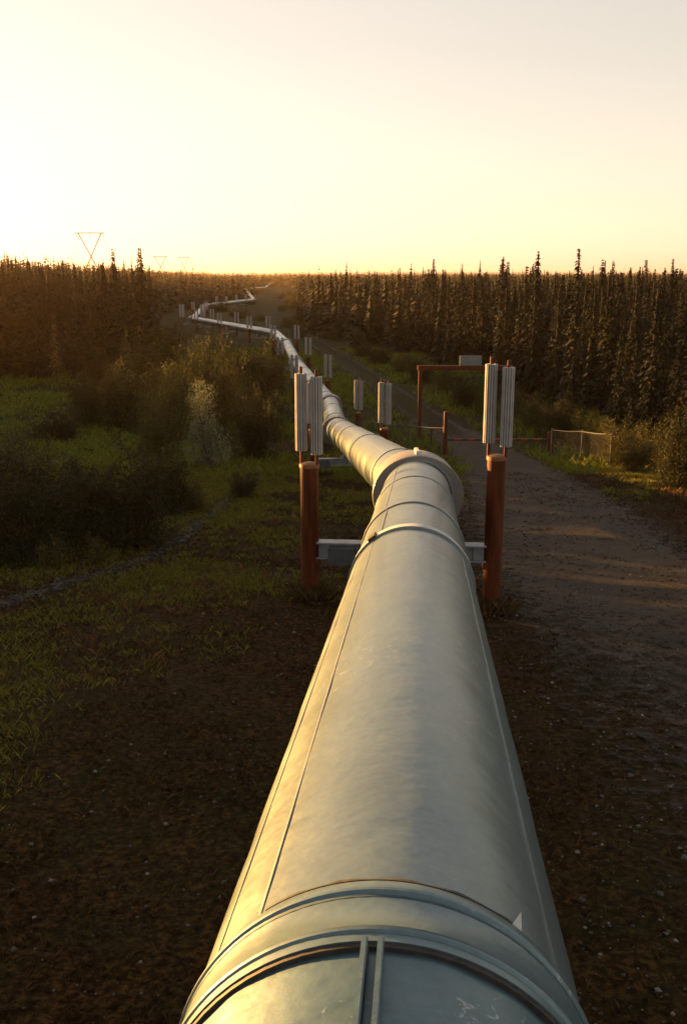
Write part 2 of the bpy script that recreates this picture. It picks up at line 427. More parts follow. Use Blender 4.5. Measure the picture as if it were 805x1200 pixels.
# first length, the one the photographer stands on
a, d = E[0], d1; o0 = 7.0
def jacket(a, d, t0, t1, r0=PR, m='jacket', k=72, name='jacket_section', dent=0.0):
    n_ = max(2, int((t1 - t0) / (.12 if dent else 1.5)) + 1) if (t1 - t0) < 60 else 3
    return ppart(name, lathe_along(a, d, [(t0 + (t1 - t0) * i / (n_ - 1), r0) for i in range(n_)], k, dent).mesh(name, M[m], True))
jacket(a, d, 0, o0 + 2.85, PR - .014, 'wrap', 120, dent=.006)
jacket(a, d, o0 + 3.0, o0 + 11.15, PR, 'jacket', 120, dent=.0022)
jacket(a, d, o0 + 11.15, o0 + 13.5, PR - .006, dent=.002)
jacket(a, d, o0 + 13.5, o0 + 21.4, PR - .003, dent=.002)
# wide joint band with two beads
T = o0 + 2.74
prof = [(T - .012, PR - .02), (T - .012, PR + .013), (T + .030, PR + .014), (T + .036, PR + .022), (T + .048, PR + .024), (T + .058, PR + .014), (T + .064, PR + .010),
        (T + .255, PR + .010), (T + .268, PR + .012), (T + .275, PR + .021), (T + .288, PR + .022), (T + .298, PR + .012), (T + .345, PR + .012), (T + .352, PR + .009), (T + .355, PR - .01)]
jb = ppart('joint_band', lathe_along(a, d, prof, 96).mesh('joint_band', M['dullband'], True))
link('sealant_bead', lathe_along(a, d, [(T - .03, PR - .02), (T - .03, PR + .004), (T - .011, PR + .008), (T - .011, PR - .02)], 72).mesh('sealant_bead', M['dark_seal'], True), jb)
for t9 in (.066, .246):
    link('groove_line', lathe_along(a, d, [(T + t9, PR - .01), (T + t9, PR + .0118), (T + t9 + .012, PR + .0118), (T + t9 + .012, PR - .01)], 72).mesh('groove_line', M['groove'], True), jb)
x_, y_ = frame(d)
ms = MB(); k_ = 60
ms.quadring([[a + d * (T + .357 + e) + (PR + h) * (x_ * math.sin(q) + y_ * math.cos(q)) for (e, h) in ((0, -.005), (0, .010), (.016 + .006 * math.sin(q * 23), .007), (.03 + .01 * math.sin(q * 31), -.005))] for q in np.linspace(-.62, .62, k_)], True)
link('sealant_bead', ms.mesh('sealant_bead', M['dark_seal'], True), jb)
# bent metal tab at the joint band, caught light painted as pale colour
q = .66; c0 = a + d * (T + .37) + (PR + .004) * (x_ * math.sin(q) + y_ * math.cos(q)); nn = (x_ * math.sin(q) + y_ * math.cos(q)); tt = nn.cross(d).normalized()
mt_ = MB(); mt_.v = [tuple(c0 - tt * .02), tuple(c0 + tt * .02), tuple(c0 + d * .06 + nn * .03), tuple(c0 - tt * .02 - nn * .006), tuple(c0 + tt * .02 - nn * .006), tuple(c0 + d * .06 + nn * .024)]
mt_.f = [(0, 1, 2), (5, 4, 3), (0, 3, 4, 1), (1, 4, 5, 2), (2, 5, 3, 0)]
link('bent_tab', mt_.mesh('bent_tab', M['pale_seal_and_glint']), jb)
# standing seam of the near sheet: two thin upright flanges with a gap
for dq in (-.032, .032):
    ppart('standing_seam', arc_strip(a, d, 0.02, o0 + 2.70, -.04 + dq, .018, PR - .015, PR + .05).mesh('standing_seam', M['wrap'], False, .004))
for q, t0, t1 in ((-.66, o0 + 3.10, o0 + 11.05), (-.97, o0 + 3.10, o0 + 11.05), (.93, o0 + 3.10, o0 + 11.05), (-.55, o0 + 11.2, o0 + 13.45), (-.6, o0 + 13.6, o0 + 20.4)):
    ppart('lap_seam', arc_strip(a, d, t0, t1, q, .012, PR - .004, PR + .006).mesh('lap_seam', M['band']))
for q, t0, t1 in ((-.672, o0 + 3.10, o0 + 11.05),):
    ppart('seam_gap', arc_strip(a, d, t0, t1, q, .008, PR - .004, PR + .003).mesh('seam_gap', M['dark_seal']))
b1 = band(a, d, o0 + 11.17, .26, .026, 'pale_seal_and_glint', 'strap_band')
link('strap_band', lathe_along(a, d, [(o0 + 11.03, PR - .01), (o0 + 11.03, PR + .030), (o0 + 11.06, PR + .030), (o0 + 11.06, PR - .01)], 64).mesh('strap_band', M['band'], True), b1)
link('buckle', arc_strip(a, d, o0 + 10.99, o0 + 11.26, -.66, .10, PR + .02, PR + .055).mesh('buckle', M['dark_seal'], False, .006), b1)
band(a, d, o0 + 13.5, .12, .02)
band(a, d, o0 + 17.2, .05, .012)
# the remaining lengths
dirs = [(E[i + 1] - E[i]).normalized() for i in range(len(E) - 1)]
for i in range(1, len(E) - 1):
    L = (E[i + 1] - E[i]).length; dd = dirs[i]
    far = E[i].y > 230
    jacket(E[i], dd, 0, L, PR, 'jacket', 24 if far else 48)
    if E[i].y < 180:
        t = 3.4
        while t < L - 2:
            band(E[i], dd, t, .16, .03, k=32); t += 9.5 if i == 1 else 8.0
        if i == 1:
            for q in (-.5, .35): ppart('lap_seam', arc_strip(E[i], dd, 1.0, L - 1, q, .014, PR - .004, PR + .007).mesh('lap_seam', M['band']))
for i in range(1, len(E) - 1):
    elbow_cover(E[i], dirs[i - 1], dirs[i], 40 if E[i].y < 150 else 20)

# ------------------------------------------------------------------ pipe supports: two posts, a crossbeam, finned radiators
def gear(rin, rout, teeth, z0, z1):
    m = MB(); prof = []
    for j in range(teeth):
        for f_, r_ in ((-.20, rin), (-.16, rout), (.16, rout), (.20, rin)):
            q = 2 * math.pi * (j + f_ + .3) / teeth; prof.append((r_ * math.cos(q), r_ * math.sin(q)))
    m.quadring([[(x, y, z) for x, y in prof] for z in (z0, z1)], True); return m
FIN = {}
def fin_mesh(h, wd, far):
    key = (round(h, 2), round(wd, 3), far)
    if key not in FIN: FIN[key] = gear(wd * .26, wd * .5, 10 if far else 14, 0, h).mesh('radiator', M['fin'])
    return FIN[key]
def pipe_support(c, d, label, half=1.95, post_r=.215, fin_h=1.62, fin_w=.25, post_up=1.30, far=False, rad=True, group='pipe supports along the pipeline', gap=.335, shift=0.0, asym=(0, 0)):
    """c: pipe axis point; d: pipe direction there"""
    dh = Vector((d.x, d.y, 0)).normalized(); rz = math.atan2(dh.y, dh.x) - math.pi / 2
    gz = float(G(c.x, c.y)); t = thing('pipe_support', label, 'pipe support', (c.x, c.y, gz), rz, group)
    ax = c.z - gz; k = 12 if far else 28
    btop = ax - PR - .27; bh = .36
    rt = Matrix.Rotation(rz, 4, 'Z')
    for s in (-1, 1):
        pw = Vector((c.x, c.y, 0)) + rt @ Vector((s * half, 0, 0)) + rt @ Vector((shift, 0, 0))
        pz = float(G(pw.x, pw.y)) - gz; top = btop + post_up + asym[(s + 1) // 2]; sx = s * half + shift
        m = MB(); m.tube((sx, 0, pz - .3), (sx, 0, top), post_r, k=k)
        post = link('post', m.mesh('post', M['rust'], True), t)
        m = MB(); m.quadring([[(sx + r_ * math.cos(2 * math.pi * j / k), r_ * math.sin(2 * math.pi * j / k), z) for j in range(k)] for r_, z in
                              ((post_r + .018, top - .05), (post_r + .018, top + .012), (post_r + .005, top + .03), (post_r * .5, top + .055))], True)
        link('cap', m.mesh('cap', M['rust_cap'], True), post)
        if rad:
            for e in (-1, 1):
                rx = sx + e * gap / 2; ry = -.07 * e; zb = top + .24 + (.05 if e < 0 else 0)
                m = MB(); m.tube((rx, ry, top + .0), (rx, ry, zb + fin_h + .14), .034, k=10)
                link('heat_pipe', m.mesh('heat_pipe', M['rust'], True), post)
                rd = link('radiator', fin_mesh(fin_h, fin_w, far), post, (rx, ry, zb)); rd.rotation_euler = (0, 0, e * .2)
        # bracket under the beam end
        m = MB(); m.box(((sx - s * post_r) - (.02 if s > 0 else .20), -.16, btop - bh - .14), ((sx - s * post_r) + (.20 if s > 0 else .02), .16, btop - bh - .005))
        link('bracket', m.mesh('bracket', M['rust'], False, .01), t)
    e0 = half - post_r + .04
    m = MB(); m.box((shift - e0, -.15, btop - .03), (shift + e0, .15, btop)); m.box((shift - e0, -.15, btop - bh), (shift + e0, .15, btop - bh + .03)); m.box((shift - e0, -.014, btop - bh + .03), (shift + e0, .014, btop - .03))
    for q in np.linspace(shift - e0 + .25, shift + e0 - .25, 6): m.box((q - .01, -.14, btop - bh + .03), (q + .01, .14, btop - .03))
    link('crossbeam', m.mesh('crossbeam', M['beam'], False), t)
    m = MB(); m.box((shift - 1.52, -.30, btop - .44), (shift - .95, -.155, btop - .08)); 
    if not far: link('side_plate', m.mesh('side_plate', M['plate'], False, .01), t)
    m = MB(); m.box((-.42, -.55, btop + .002), (.42, .55, btop + .05)); m.box((-.30, -.5, btop + .05), (-.24, .5, btop + .42)); m.box((.24, -.5, btop + .05), (.30, .5, btop + .42)); m.box((-.24, -.03, btop + .05), (.24, .03, btop + .30))
    link('shoe', m.mesh('shoe', M['beam'], False), t)
    return t
words = ['nearest', 'second nearest', 'third nearest', 'fourth nearest', 'fifth nearest', 'sixth nearest', 'seventh nearest', 'eighth nearest', 'ninth nearest', 'tenth nearest', 'eleventh nearest', 'twelfth nearest', 'thirteenth nearest', 'fourteenth nearest', 'fifteenth nearest', 'sixteenth nearest', 'seventeenth nearest', 'eighteenth nearest', 'nineteenth nearest', 'twentieth nearest']
def on(i, depth):
    f_ = (depth - E[i].y) / (E[i + 1].y - E[i].y); return E[i].lerp(E[i + 1], f_)
sup = [(A0 + d1 * 20.0, d1, dict(half=1.93, post_r=.19, fin_h=1.60, fin_w=.25, post_up=1.72, shift=-.30, asym=(-.08, .14))),
       (on(1, 47), dirs[1], dict(half=1.75, fin_h=1.98, fin_w=.30, post_up=1.45)),
       (on(3, 92) if False else on(2, 70), dirs[2], dict(half=1.85, fin_h=2.1, fin_w=.30, post_up=1.1)),
       (on(3, 98), dirs[3], dict(half=1.7, fin_h=2.3, fin_w=.33, post_up=1.1, gap=.46)),
       (on(4, 126), dirs[4], dict(half=1.8, fin_h=2.2, fin_w=.33, far=True, gap=.52)),
       (on(5, 158), dirs[5], dict(half=1.9, fin_h=2.2, fin_w=.34, far=True, gap=.55))]
sup.append((E[6].lerp(E[7], .16), dirs[6], dict(half=1.9, fin_h=2.2, fin_w=.36, far=True, gap=.62)))
for f_ in (.50, .82): sup.append((E[6].lerp(E[7], f_), dirs[6], dict(half=1.9, fin_h=2.2, fin_w=.36, far=True, gap=.62)))
sup.append((E[7], (dirs[6] * -1 + dirs[7]).cross(Vector((0, 0, 1))), dict(half=2.6, fin_h=3.0, fin_w=.6, far=True, gap=.7)))
for f_ in (.5,): sup.append((E[7].lerp(E[8], f_), dirs[7], dict(half=1.9, fin_h=2.2, fin_w=.42, far=True, gap=.6)))
for f_ in (.30, .70): sup.append((E[8].lerp(E[9], f_), dirs[8], dict(half=1.9, fin_h=2.2, fin_w=.42, far=True, gap=.6)))
for f_ in (.2, .6): sup.append((E[9].lerp(E[10], f_), dirs[9], dict(half=1.9, far=True, rad=False)))
order = sorted(range(len(sup)), key=lambda i: sup[i][0].length)
nm = {}
for n_, i in enumerate(order): nm[i] = words[n_]
for i, (c, dd, kw) in enumerate(sup):
    if nm[i] == 'nearest': lb = 'largest rust red pipe support with finned radiators, nearest the foreground'
    else: lb = f'{nm[i]} pipe support along the pipeline, rust posts ' + ('without radiators' if kw.get('rad') is False else 'with finned radiators')
    pipe_support(c, dd, lb, **kw)

# ------------------------------------------------------------------ gate, clearance frame, fences
def gz(x, y): return float(G(x, y))
cf = hit(491, 516); cr = hit(592, 516)
t = thing('clearance_frame', 'tall rust red clearance frame spanning the gravel road behind the gate', 'road frame', cf)
H_ = 87 * cf.y / FPX
for q in (cf, cr):
    m = MB(); p = q - cf; m.box((p.x - .14, p.y - .14, p.z - .3), (p.x + .14, p.y + .14, p.z * 0 + H_ - .28)); link('post', m.mesh('post', M['rust'], False, .02), t)
m = MB(); m.box((-.22, -.15, H_ - .28), (cr.x - cf.x + .22, .15, H_ + .06)); link('crossbar', m.mesh('crossbar', M['rust'], False, .02), t)
bx = (549 - 491) * cf.y / FPX
m = MB(); m.box((bx - .82, -.06, H_ + .063), (bx + .82, .06, H_ + .80)); ob = link('sign_board', m.mesh('sign_board', M['board'], False, .015), t)
m = MB()
for s in (-.6, .6): m.box((bx + s - .04, .062, H_ + .065), (bx + s + .04, .12, H_ + .7))
link('board_bracket', m.mesh('board_bracket', M['galv']), ob)
gl = hit(521, 536); gr = hit(642.5, 536)
t = thing('barrier_gate', 'red and black striped barrier bar closed across the gravel road', 'gate', gl)
hl = 55 * gl.y / FPX; hr = 30 * gl.y / FPX; zb = 21.5 * gl.y / FPX
m = MB(); m.tube((0, 0, -.3), (0, 0, hl), .13, k=16); po = link('post', m.mesh('post', M['rust'], True), t)
m = MB(); m.box((.05, -.05, hl - .14), (.42, .05, hl - .06)); link('hinge_arm', m.mesh('hinge_arm', M['rust']), po)
g2 = gr - gl
m = MB(); m.tube((g2.x, g2.y, g2.z - .3), (g2.x, g2.y, hr), .14, k=16); link('post', m.mesh('post', M['rust'], True), t)
n_ = 15; L = g2.length - .30
for i in range(n_):
    f0, f1 = i / n_, (i + 1) / n_
    p0 = Vector((.15 + L * f0, g2.y * f0, zb + (g2.z) * f0)); p1 = Vector((.15 + L * f1, g2.y * f1, zb + (g2.z) * f1))
    m = MB(); m.tube(p0, p1, .075, k=10); link('bar_stripe', m.mesh('bar_stripe', M['stripe_red' if i % 2 else 'stripe_white'], True), t)
st = hit(505, 524)
ob = MB(); ob.tube((0, 0, -.2), (0, 0, 1.25), .06, k=10); ob.quadring([[(r_ * math.cos(q), r_ * math.sin(q), z) for q in np.linspace(0, 2 * math.pi, 10, endpoint=False)] for r_, z in ((.075, 1.25), (.075, 1.31), (.03, 1.34))], True)
tag(link('marker_stake', ob.mesh('marker_stake', M['rust'], True), None, st), 'short thin rust red stake left of the barrier gate post', 'stake')
def fence(name, pts, h, label, meshwire=True):
    b = pts[0]; t = thing(name, label, 'fence', b)
    for p in pts:
        q = p - b; m = MB(); m.tube((q.x, q.y, q.z - .25), (q.x, q.y, q.z + h + .06), .045, k=10); po = link('fence_post', m.mesh('fence_post', M['galv'], True), t)
        m = MB(); m.quadring([[(q.x + r_ * math.cos(u), q.y + r_ * math.sin(u), q.z + z) for u in np.linspace(0, 2 * math.pi, 10, endpoint=False)] for r_, z in ((.055, h + .055), (.055, h + .08), (.02, h + .12))], True)
        link('post_cap', m.mesh('post_cap', M['galv'], True), po)
    for p, q in zip(pts, pts[1:]):
        p, q = p - b, q - b; up = Vector((0, 0, h)); sag = Vector((0, 0, -.05))
        m = MB(); mid = (p + q) / 2 + sag; m.tube(p + up, mid + up, .03, k=8); m.tube(mid + up, q + up, .03, k=8); link('top_rail', m.mesh('top_rail', M['galv'], True), t)
        if meshwire:
            m = MB(); L = (q - p).length; n_ = int((L + h) / .16)
            for i in range(n_ + 1):                       # two families of crossing diagonal wires
                s = i * .16
                for k in (0, 1):
                    u0, v0 = (s, .06) if s < L else (L, .06 + s - L); u1, v1 = (s - (h - .1), h - .04) if s - (h - .1) > 0 else (0, .06 + s)
                    v0, v1 = min(v0, h - .04), min(v1, h - .04)
                    if k: u0, u1 = L - u0, L - u1
                    A_ = p.lerp(q, u0 / L) + Vector((0, 0, v0)); B_ = p.lerp(q, u1 / L) + Vector((0, 0, v1))
                    if (A_ - B_).length > .05: m.tube(A_, B_, .0045, k=3, cap=False)
            link('wire_mesh', m.mesh('wire_mesh', M['galv']), t)
    return t
fence('wire_fence', [hit(645, 538), hit(680, 541), hit(714, 546)], 35 * hit(645, 538).y / FPX, 'short grey wire mesh fence panel right of the barrier gate')
fence('wire_fence', [hit(519, 535), hit(478, 531), hit(437, 527), hit(404, 524)], 32 * hit(437, 528).y / FPX, 'low grey wire fence between the pipeline and the barrier gate', True)

# ------------------------------------------------------------------ power pylons far off
def pylon(px, D, arm, top_row, label, r=.3):
    x = (px - CX) / FPX * D; z0 = gz(x, D); ht = float((EYE + D * ray(px, top_row)[2])) - z0
    t = thing('power_pylon', label, 'pylon', (x, D, z0), 0, 'power pylons on the horizon')
    h2 = arm / 2
    m = MB()
    for s in (-1, 1): m.tube((-s * 9.0, 0, -.5), (s * h2 * .78, 0, ht), r * 1.1, r, k=6)
    link('leg', m.mesh('leg', M['lattice']), t)
    m = MB(); m.box((-h2, -r, ht), (h2, r, ht + r * 1.8)); link('crossarm', m.mesh('crossarm', M['lattice']), t)
    m = MB()
    for s in (-1, 1): m.tube((s * h2 * .78, 0, ht), (s * 16, 6, 0), .05, k=4)
    link('guy_wire', m.mesh('guy_wire', M['lattice']), t)
    for s in (-.92, 0, .92):
        m = MB(); m.tube((s * h2, 0, ht), (s * h2, 0, ht - 2.2), .12, k=6); link('insulator', m.mesh('insulator', M['lattice']), t)
pylon(117, 480, 14.0, 273.5, 'large V shaped power pylon standing above the trees at left', .22)
pylon(195, 980, 14.0, 301, 'small distant power pylon right of the large one', .3)
pylon(222, 1250, 14.0, 302, 'smallest and most distant power pylon near the pipeline bend', .3)

# ------------------------------------------------------------------ trees
def spruce_mesh(seed, H=11.0, levels=46, per=5, nsp=4, spread=.105, gaps=.12):
    r_ = np.random.default_rng(seed); V = []; F_ = []
    lean = r_.normal(0, .006, 2)
    for li in range(levels):
        f_ = (li + r_.random()) / levels; z = H * (.04 + .955 * f_)
        R0 = H * spread * 1.12 * (1 - f_) ** .95 * (.6 + .4 * min(1, f_ * 7)) * (.78 + .44 * r_.random()) + .045
        for b in range(per if f_ < .9 else per - 1):
            if r_.random() < gaps: continue
            az = r_.random() * 6.283; L = R0 * r_.uniform(.5, 1.2); droop = r_.uniform(.25, .75)
            ca, sa = math.cos(az), math.sin(az)
            for s in range(nsp):
                u = (s + .35 + .4 * r_.random()) / nsp
                cxp = ca * L * u + lean[0] * z; cyp = sa * L * u + lean[1] * z; cz = z - droop * L * u * u + .06 * L
                ln = (.17 + .21 * L) * r_.uniform(.55, 1.2)
                wd = ln * r_.uniform(.28, .5)
                for k in range(2):
                    a2 = az + r_.normal(0, .75); pt = -.35 - droop * .6 + r_.normal(0, .28)
                    dx, dy, dz = math.cos(a2) * math.cos(pt), math.sin(a2) * math.cos(pt), math.sin(pt)
                    tw = r_.normal(0, .6); px_, py_, pz_ = -math.sin(a2) * math.cos(tw), math.cos(a2) * math.cos(tw), math.sin(tw)
                    i0 = len(V)
                    V += [(cxp - dx * ln * .35, cyp - dy * ln * .35, cz - dz * ln * .35),
                          (cxp + px_ * wd * .5, cyp + py_ * wd * .5, cz + pz_ * wd * .5),
                          (cxp + dx * ln * .75, cyp + dy * ln * .75, cz + dz * ln * .75),
                          (cxp - px_ * wd * .5, cyp - py_ * wd * .5, cz - pz_ * wd * .5)]
                    F_.append((i0, i0 + 1, i0 + 2, i0 + 3))
    return np.array(V), np.array(F_)
def trunk_mesh(H, r0, k=7, branches=0, seed=0):
    m = MB(); m.tube((0, 0, -.3), (0, 0, H * .5), r0, r0 * .55, k, False); m.tube((0, 0, H * .5), (0, 0, H * .99), r0 * .55, .03, k, False)
    r_ = random.Random(seed)
    for i in range(branches):
        z = H * r_.uniform(.06, .7); q = r_.random() * 6.28; L = H * .07 * r_.uniform(.5, 1.2)
        m.tube((0, 0, z), (L * math.cos(q), L * math.sin(q), z - .2 * L), .018, .006, 4, False)
    return m.mesh('trunk', M['bark'])
SPR = []
for i in range(9):
    v, f_ = spruce_mesh(100 + i, 11.0, 84 + 6 * (i % 3), 5 + i % 2, 4, [.095, .115, .13, .10, .15, .085, .12, .10, .135][i], [.10, .18, .08, .28, .12, .35, .15, .22, .1][i])
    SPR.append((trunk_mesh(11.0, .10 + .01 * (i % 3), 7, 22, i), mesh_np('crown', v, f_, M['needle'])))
PALE = []
for i in range(2):
    v, f_ = spruce_mesh(150 + i, 11.0, 40, 5, 4, .15, .2); PALE.append((trunk_mesh(11.0, .1, 7, 10, i), mesh_np('crown', v, f_, M['needle_pale'])))

RB = np.array([(30, 24), (50, 23.5), (60, 22), (78, 20.5), (102, 19.5), (132, 16.5), (173, 5.5), (213, -6), (300, -15), (400, -24), (800, -38), (1200, -50)], float)   # y, x of the right-hand forest edge
LB = np.array([(20, -75), (60, -70), (112, -60), (122, -24), (170, -31), (246, -47), (330, -60), (360, -60), (440, -50), (455, -44), (800, -72), (1200, -95)], float)
def seg_hidden(x, y, top):
    """keep the sight line to the far bends of the pipeline open, as it is in the photograph"""
    px, py, dz = proj(np.array([x, y, top]))
    if 205 < px < 348:
        need = 372 if px < 238 else (452 if px < 300 else 900)
        if y < need and py < 402: return True
    return False
cand = []
tries = 0
def add_tree(x, y, hmin=6.5, hmax=13.5):
    h = rng.triangular(hmin, 10.6, hmax) * (1.18 if rng.random() < .04 else (.6 if rng.random() < .18 else 1))
    zb = gz(x, y)
    h *= 1.28 if x < -.09 * y - 6 else 1.19
    px, py, dz = proj(np.array([x, y, zb + h]))
    if py < (300 if px > 330 else 288): h *= .85
    if seg_hidden(x, y, zb + h): return
    cand.append((x, y, zb, h))
sp = 3.0
for y in np.arange(46, 760, 1.0):
    pass
yv = 46.0
while yv < 820:
    s = 1.85 + yv * .009
    half = yv * .50 + 25
    xv = -half
    while xv < half:
        x = xv + rng.uniform(-.5, .5) * s; y = yv + rng.uniform(-.5, .5) * s
        xr = np.interp(y, RB[:, 0], RB[:, 1]) + 2.5 * math.sin(y * .17) + 1.2 * math.sin(y * .53); xl = np.interp(y, LB[:, 0], LB[:, 1]) + 2.5 * math.sin(y * .13 + 1)
        if x > xr or x < xl:
            edge = min(abs(x - xr), abs(x - xl))
            if rng.random() < (.55 if edge < 6 else .86): add_tree(x, y, 3.0 if edge < 5 else 6.5, 12.3)
        xv += s
    yv += s
for y in np.arange(4, 112, 1.9):
    for x in np.arange(-70, -24, 1.9):
        xx, yy = x + rng.uniform(-1.1, 1.1), y + rng.uniform(-1.1, 1.1)
        if xx < -.42 * yy - 11 and rng.random() < .95:
            line = 10.85 - .105 * (yy + .754 * xx) - .1095 * xx     # keeps the sun on the upper side of the pipe
            zg = gz(xx, yy); hh = min(rng.uniform(9.5, 14), line - zg - rng.uniform(0, .25))
            if hh > 2.5: cand.append((xx, yy, zg, hh))
cand = np.array(cand)
pxs, pys, dz = proj(np.stack([cand[:, 0], cand[:, 1], cand[:, 2] + cand[:, 3]], -1))
inv = (pxs > -25) & (pxs < 830)
size = np.where(inv, cand[:, 3] / dz, 0)
# unseen stand of spruce left of the picture, added to shade the slope
# a tree wholly behind nearer trees shows little: prefer the front rows and those whose tips stand out
key = size * np.where(pys < 330, 1.0, .9)
sel = np.argsort(-key)[:270]
selset = np.zeros(len(cand), bool); selset[sel] = True
for j, i in enumerate(sel):
    x, y, z, h = cand[i]; pr = SPR[int(rng.integers(len(SPR)))]
    right = x > 0 or pxs[i] > 345
    eb = RB if right else LB; front = abs(x - np.interp(y, eb[:, 0], eb[:, 1])) < 6
    siz = 'low young' if h < 7.5 else ('tall' if h > 12.2 else 'medium height')
    lb = f"{siz} dark spruce " + ('in the front row of ' if front else 'standing behind the front row of ') + ('the right-hand forest' if right else 'the left-hand forest')
    gp = ('front row' if front else 'inner') + ' spruces in the ' + ('right-hand' if right else 'left-hand') + ' forest, ' + siz
    t = thing('spruce_tree', lb, 'tree', (x, y, z), rng.random() * 6.28, gp)
    s = h / 11.0; wv = s * rng.uniform(.8, 1.7); t.scale = (wv, wv, s)
    link('trunk', pr[0], t); link('crown', pr[1], t)
# extra named trees that stand out in the photograph
for px, br, tr, kind, lb in ((68, 452, 372, 'p', 'young yellowish conifer standing alone at the edge of the left clearing'), (142, 440, 300, 'd', 'tall dark spruce rising above its neighbours left of the pipeline'),
                             (667, 500, 300, 'd', 'tallest dark spruce tip in the right-hand forest'), (623, 470, 303, 'd', 'tall slim spruce left of the tallest one in the right-hand forest'), (505, 425, 310, 'd', 'slim spruce above the clearance frame, its tip over the skyline'), (152, 470, 385, 'p', 'pale yellowish young conifer among the willow shrubs at left')):
    p = hit(px, br); h = (br - tr) * p.y / FPX * 1.02; pr = (PALE if kind == 'p' else SPR)[int(rng.integers(2))]
    t = thing('spruce_tree', lb, 'tree', p, rng.random() * 6.28); s = h / 11.0; t.scale = (s * 1.05, s * 1.05, s)
    link('trunk', pr[0], t); link('crown', pr[1], t)
# the rest of the forest, one mass
LOW = [spruce_mesh(200 + i, 1.0, 15, 4, 1, .12, .08) for i in range(5)]
def low_tree(seed, levels, per, spread):
    r_ = np.random.default_rng(seed); V = []; F_ = []
    for li in range(levels):
        f_ = (li + r_.random()) / levels; z = .04 + .96 * f_; R0 = spread * 1.2 * (1 - f_) ** .95 + .004
        for b in range(per):
            az = r_.random() * 6.283; L = R0 * r_.uniform(.6, 1.25); wd = L * r_.uniform(.35, .6); dr = r_.uniform(.3, .9) * L
            ca, sa = math.cos(az), math.sin(az); i0 = len(V)
            V += [(-.01 * ca, -.01 * sa, z + .035), (ca * L * .6 - sa * wd, sa * L * .6 + ca * wd, z - dr * .6), (ca * L, sa * L, z - dr), (ca * L * .6 + sa * wd, sa * L * .6 - ca * wd, z - dr * .6)]
            F_.append((i0, i0 + 1, i0 + 2, i0 + 3))
    i0 = len(V); V += [(.004, 0, 0), (0, .004, 1.0), (-.004, 0, 0), (0, -.004, 0)]; F_.append((i0, i0 + 1, i0 + 2, i0 + 3))
    return np.array(V), np.array(F_)
LOWA = [low_tree(300 + i, 36, 5, [.11, .13, .095, .145, .12][i]) for i in range(5)]
LOWB = [low_tree(320 + i, 10, 4, [.13, .15, .12][i]) for i in range(3)]
def mass(name, rows, protos, label, m, cat=None):
    VV = []; FF = []; off = 0
    for (x, y, z, h) in rows:
        v, f_ = protos[int(rng.integers(len(protos)))]; q = rng.random() * 6.28; c, s = math.cos(q), math.sin(q); wv = h * rng.uniform(.85, 1.75)
        VV.append(np.stack([(v[:, 0] * c - v[:, 1] * s) * wv + x, (v[:, 0] * s + v[:, 1] * c) * wv + y, v[:, 2] * h + z], -1)); FF.append(f_ + off); off += len(v)
    o = link(name, mesh_np(name, np.concatenate(VV), np.concatenate(FF), m)); o['kind'] = 'stuff'; o['label'] = label; return o
rest = cand[~selset]; dr = np.hypot(rest[:, 0], rest[:, 1])
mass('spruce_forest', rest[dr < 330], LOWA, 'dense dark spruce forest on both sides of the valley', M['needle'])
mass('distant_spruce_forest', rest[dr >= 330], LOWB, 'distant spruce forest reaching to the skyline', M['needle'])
# the farthest forest as a canopy of small crowns
rows = []
yv = 800.0
while yv < 5400:
    s = 4 + (yv - 700) * .012; half = yv * .5; xv = -half
    while xv < half:
        x = xv + rng.uniform(-.5, .5) * s; y = yv + rng.uniform(-.5, .5) * s
        if not (abs(x - np.interp(y, [700, 1200], [-52, -66])) < 14 and y < 1000): rows.append((x, y, gz(x, y), rng.triangular(7, 10, 14.5) * (1 + yv / 9000)))
        xv += s
    yv += s * 1.6
LOWC = [low_tree(340 + i, 3, 3, [.28, .34][i]) for i in range(2)]
mass('skyline_forest', rows, LOWC, 'hazy far off forest along the horizon', M['needle'])

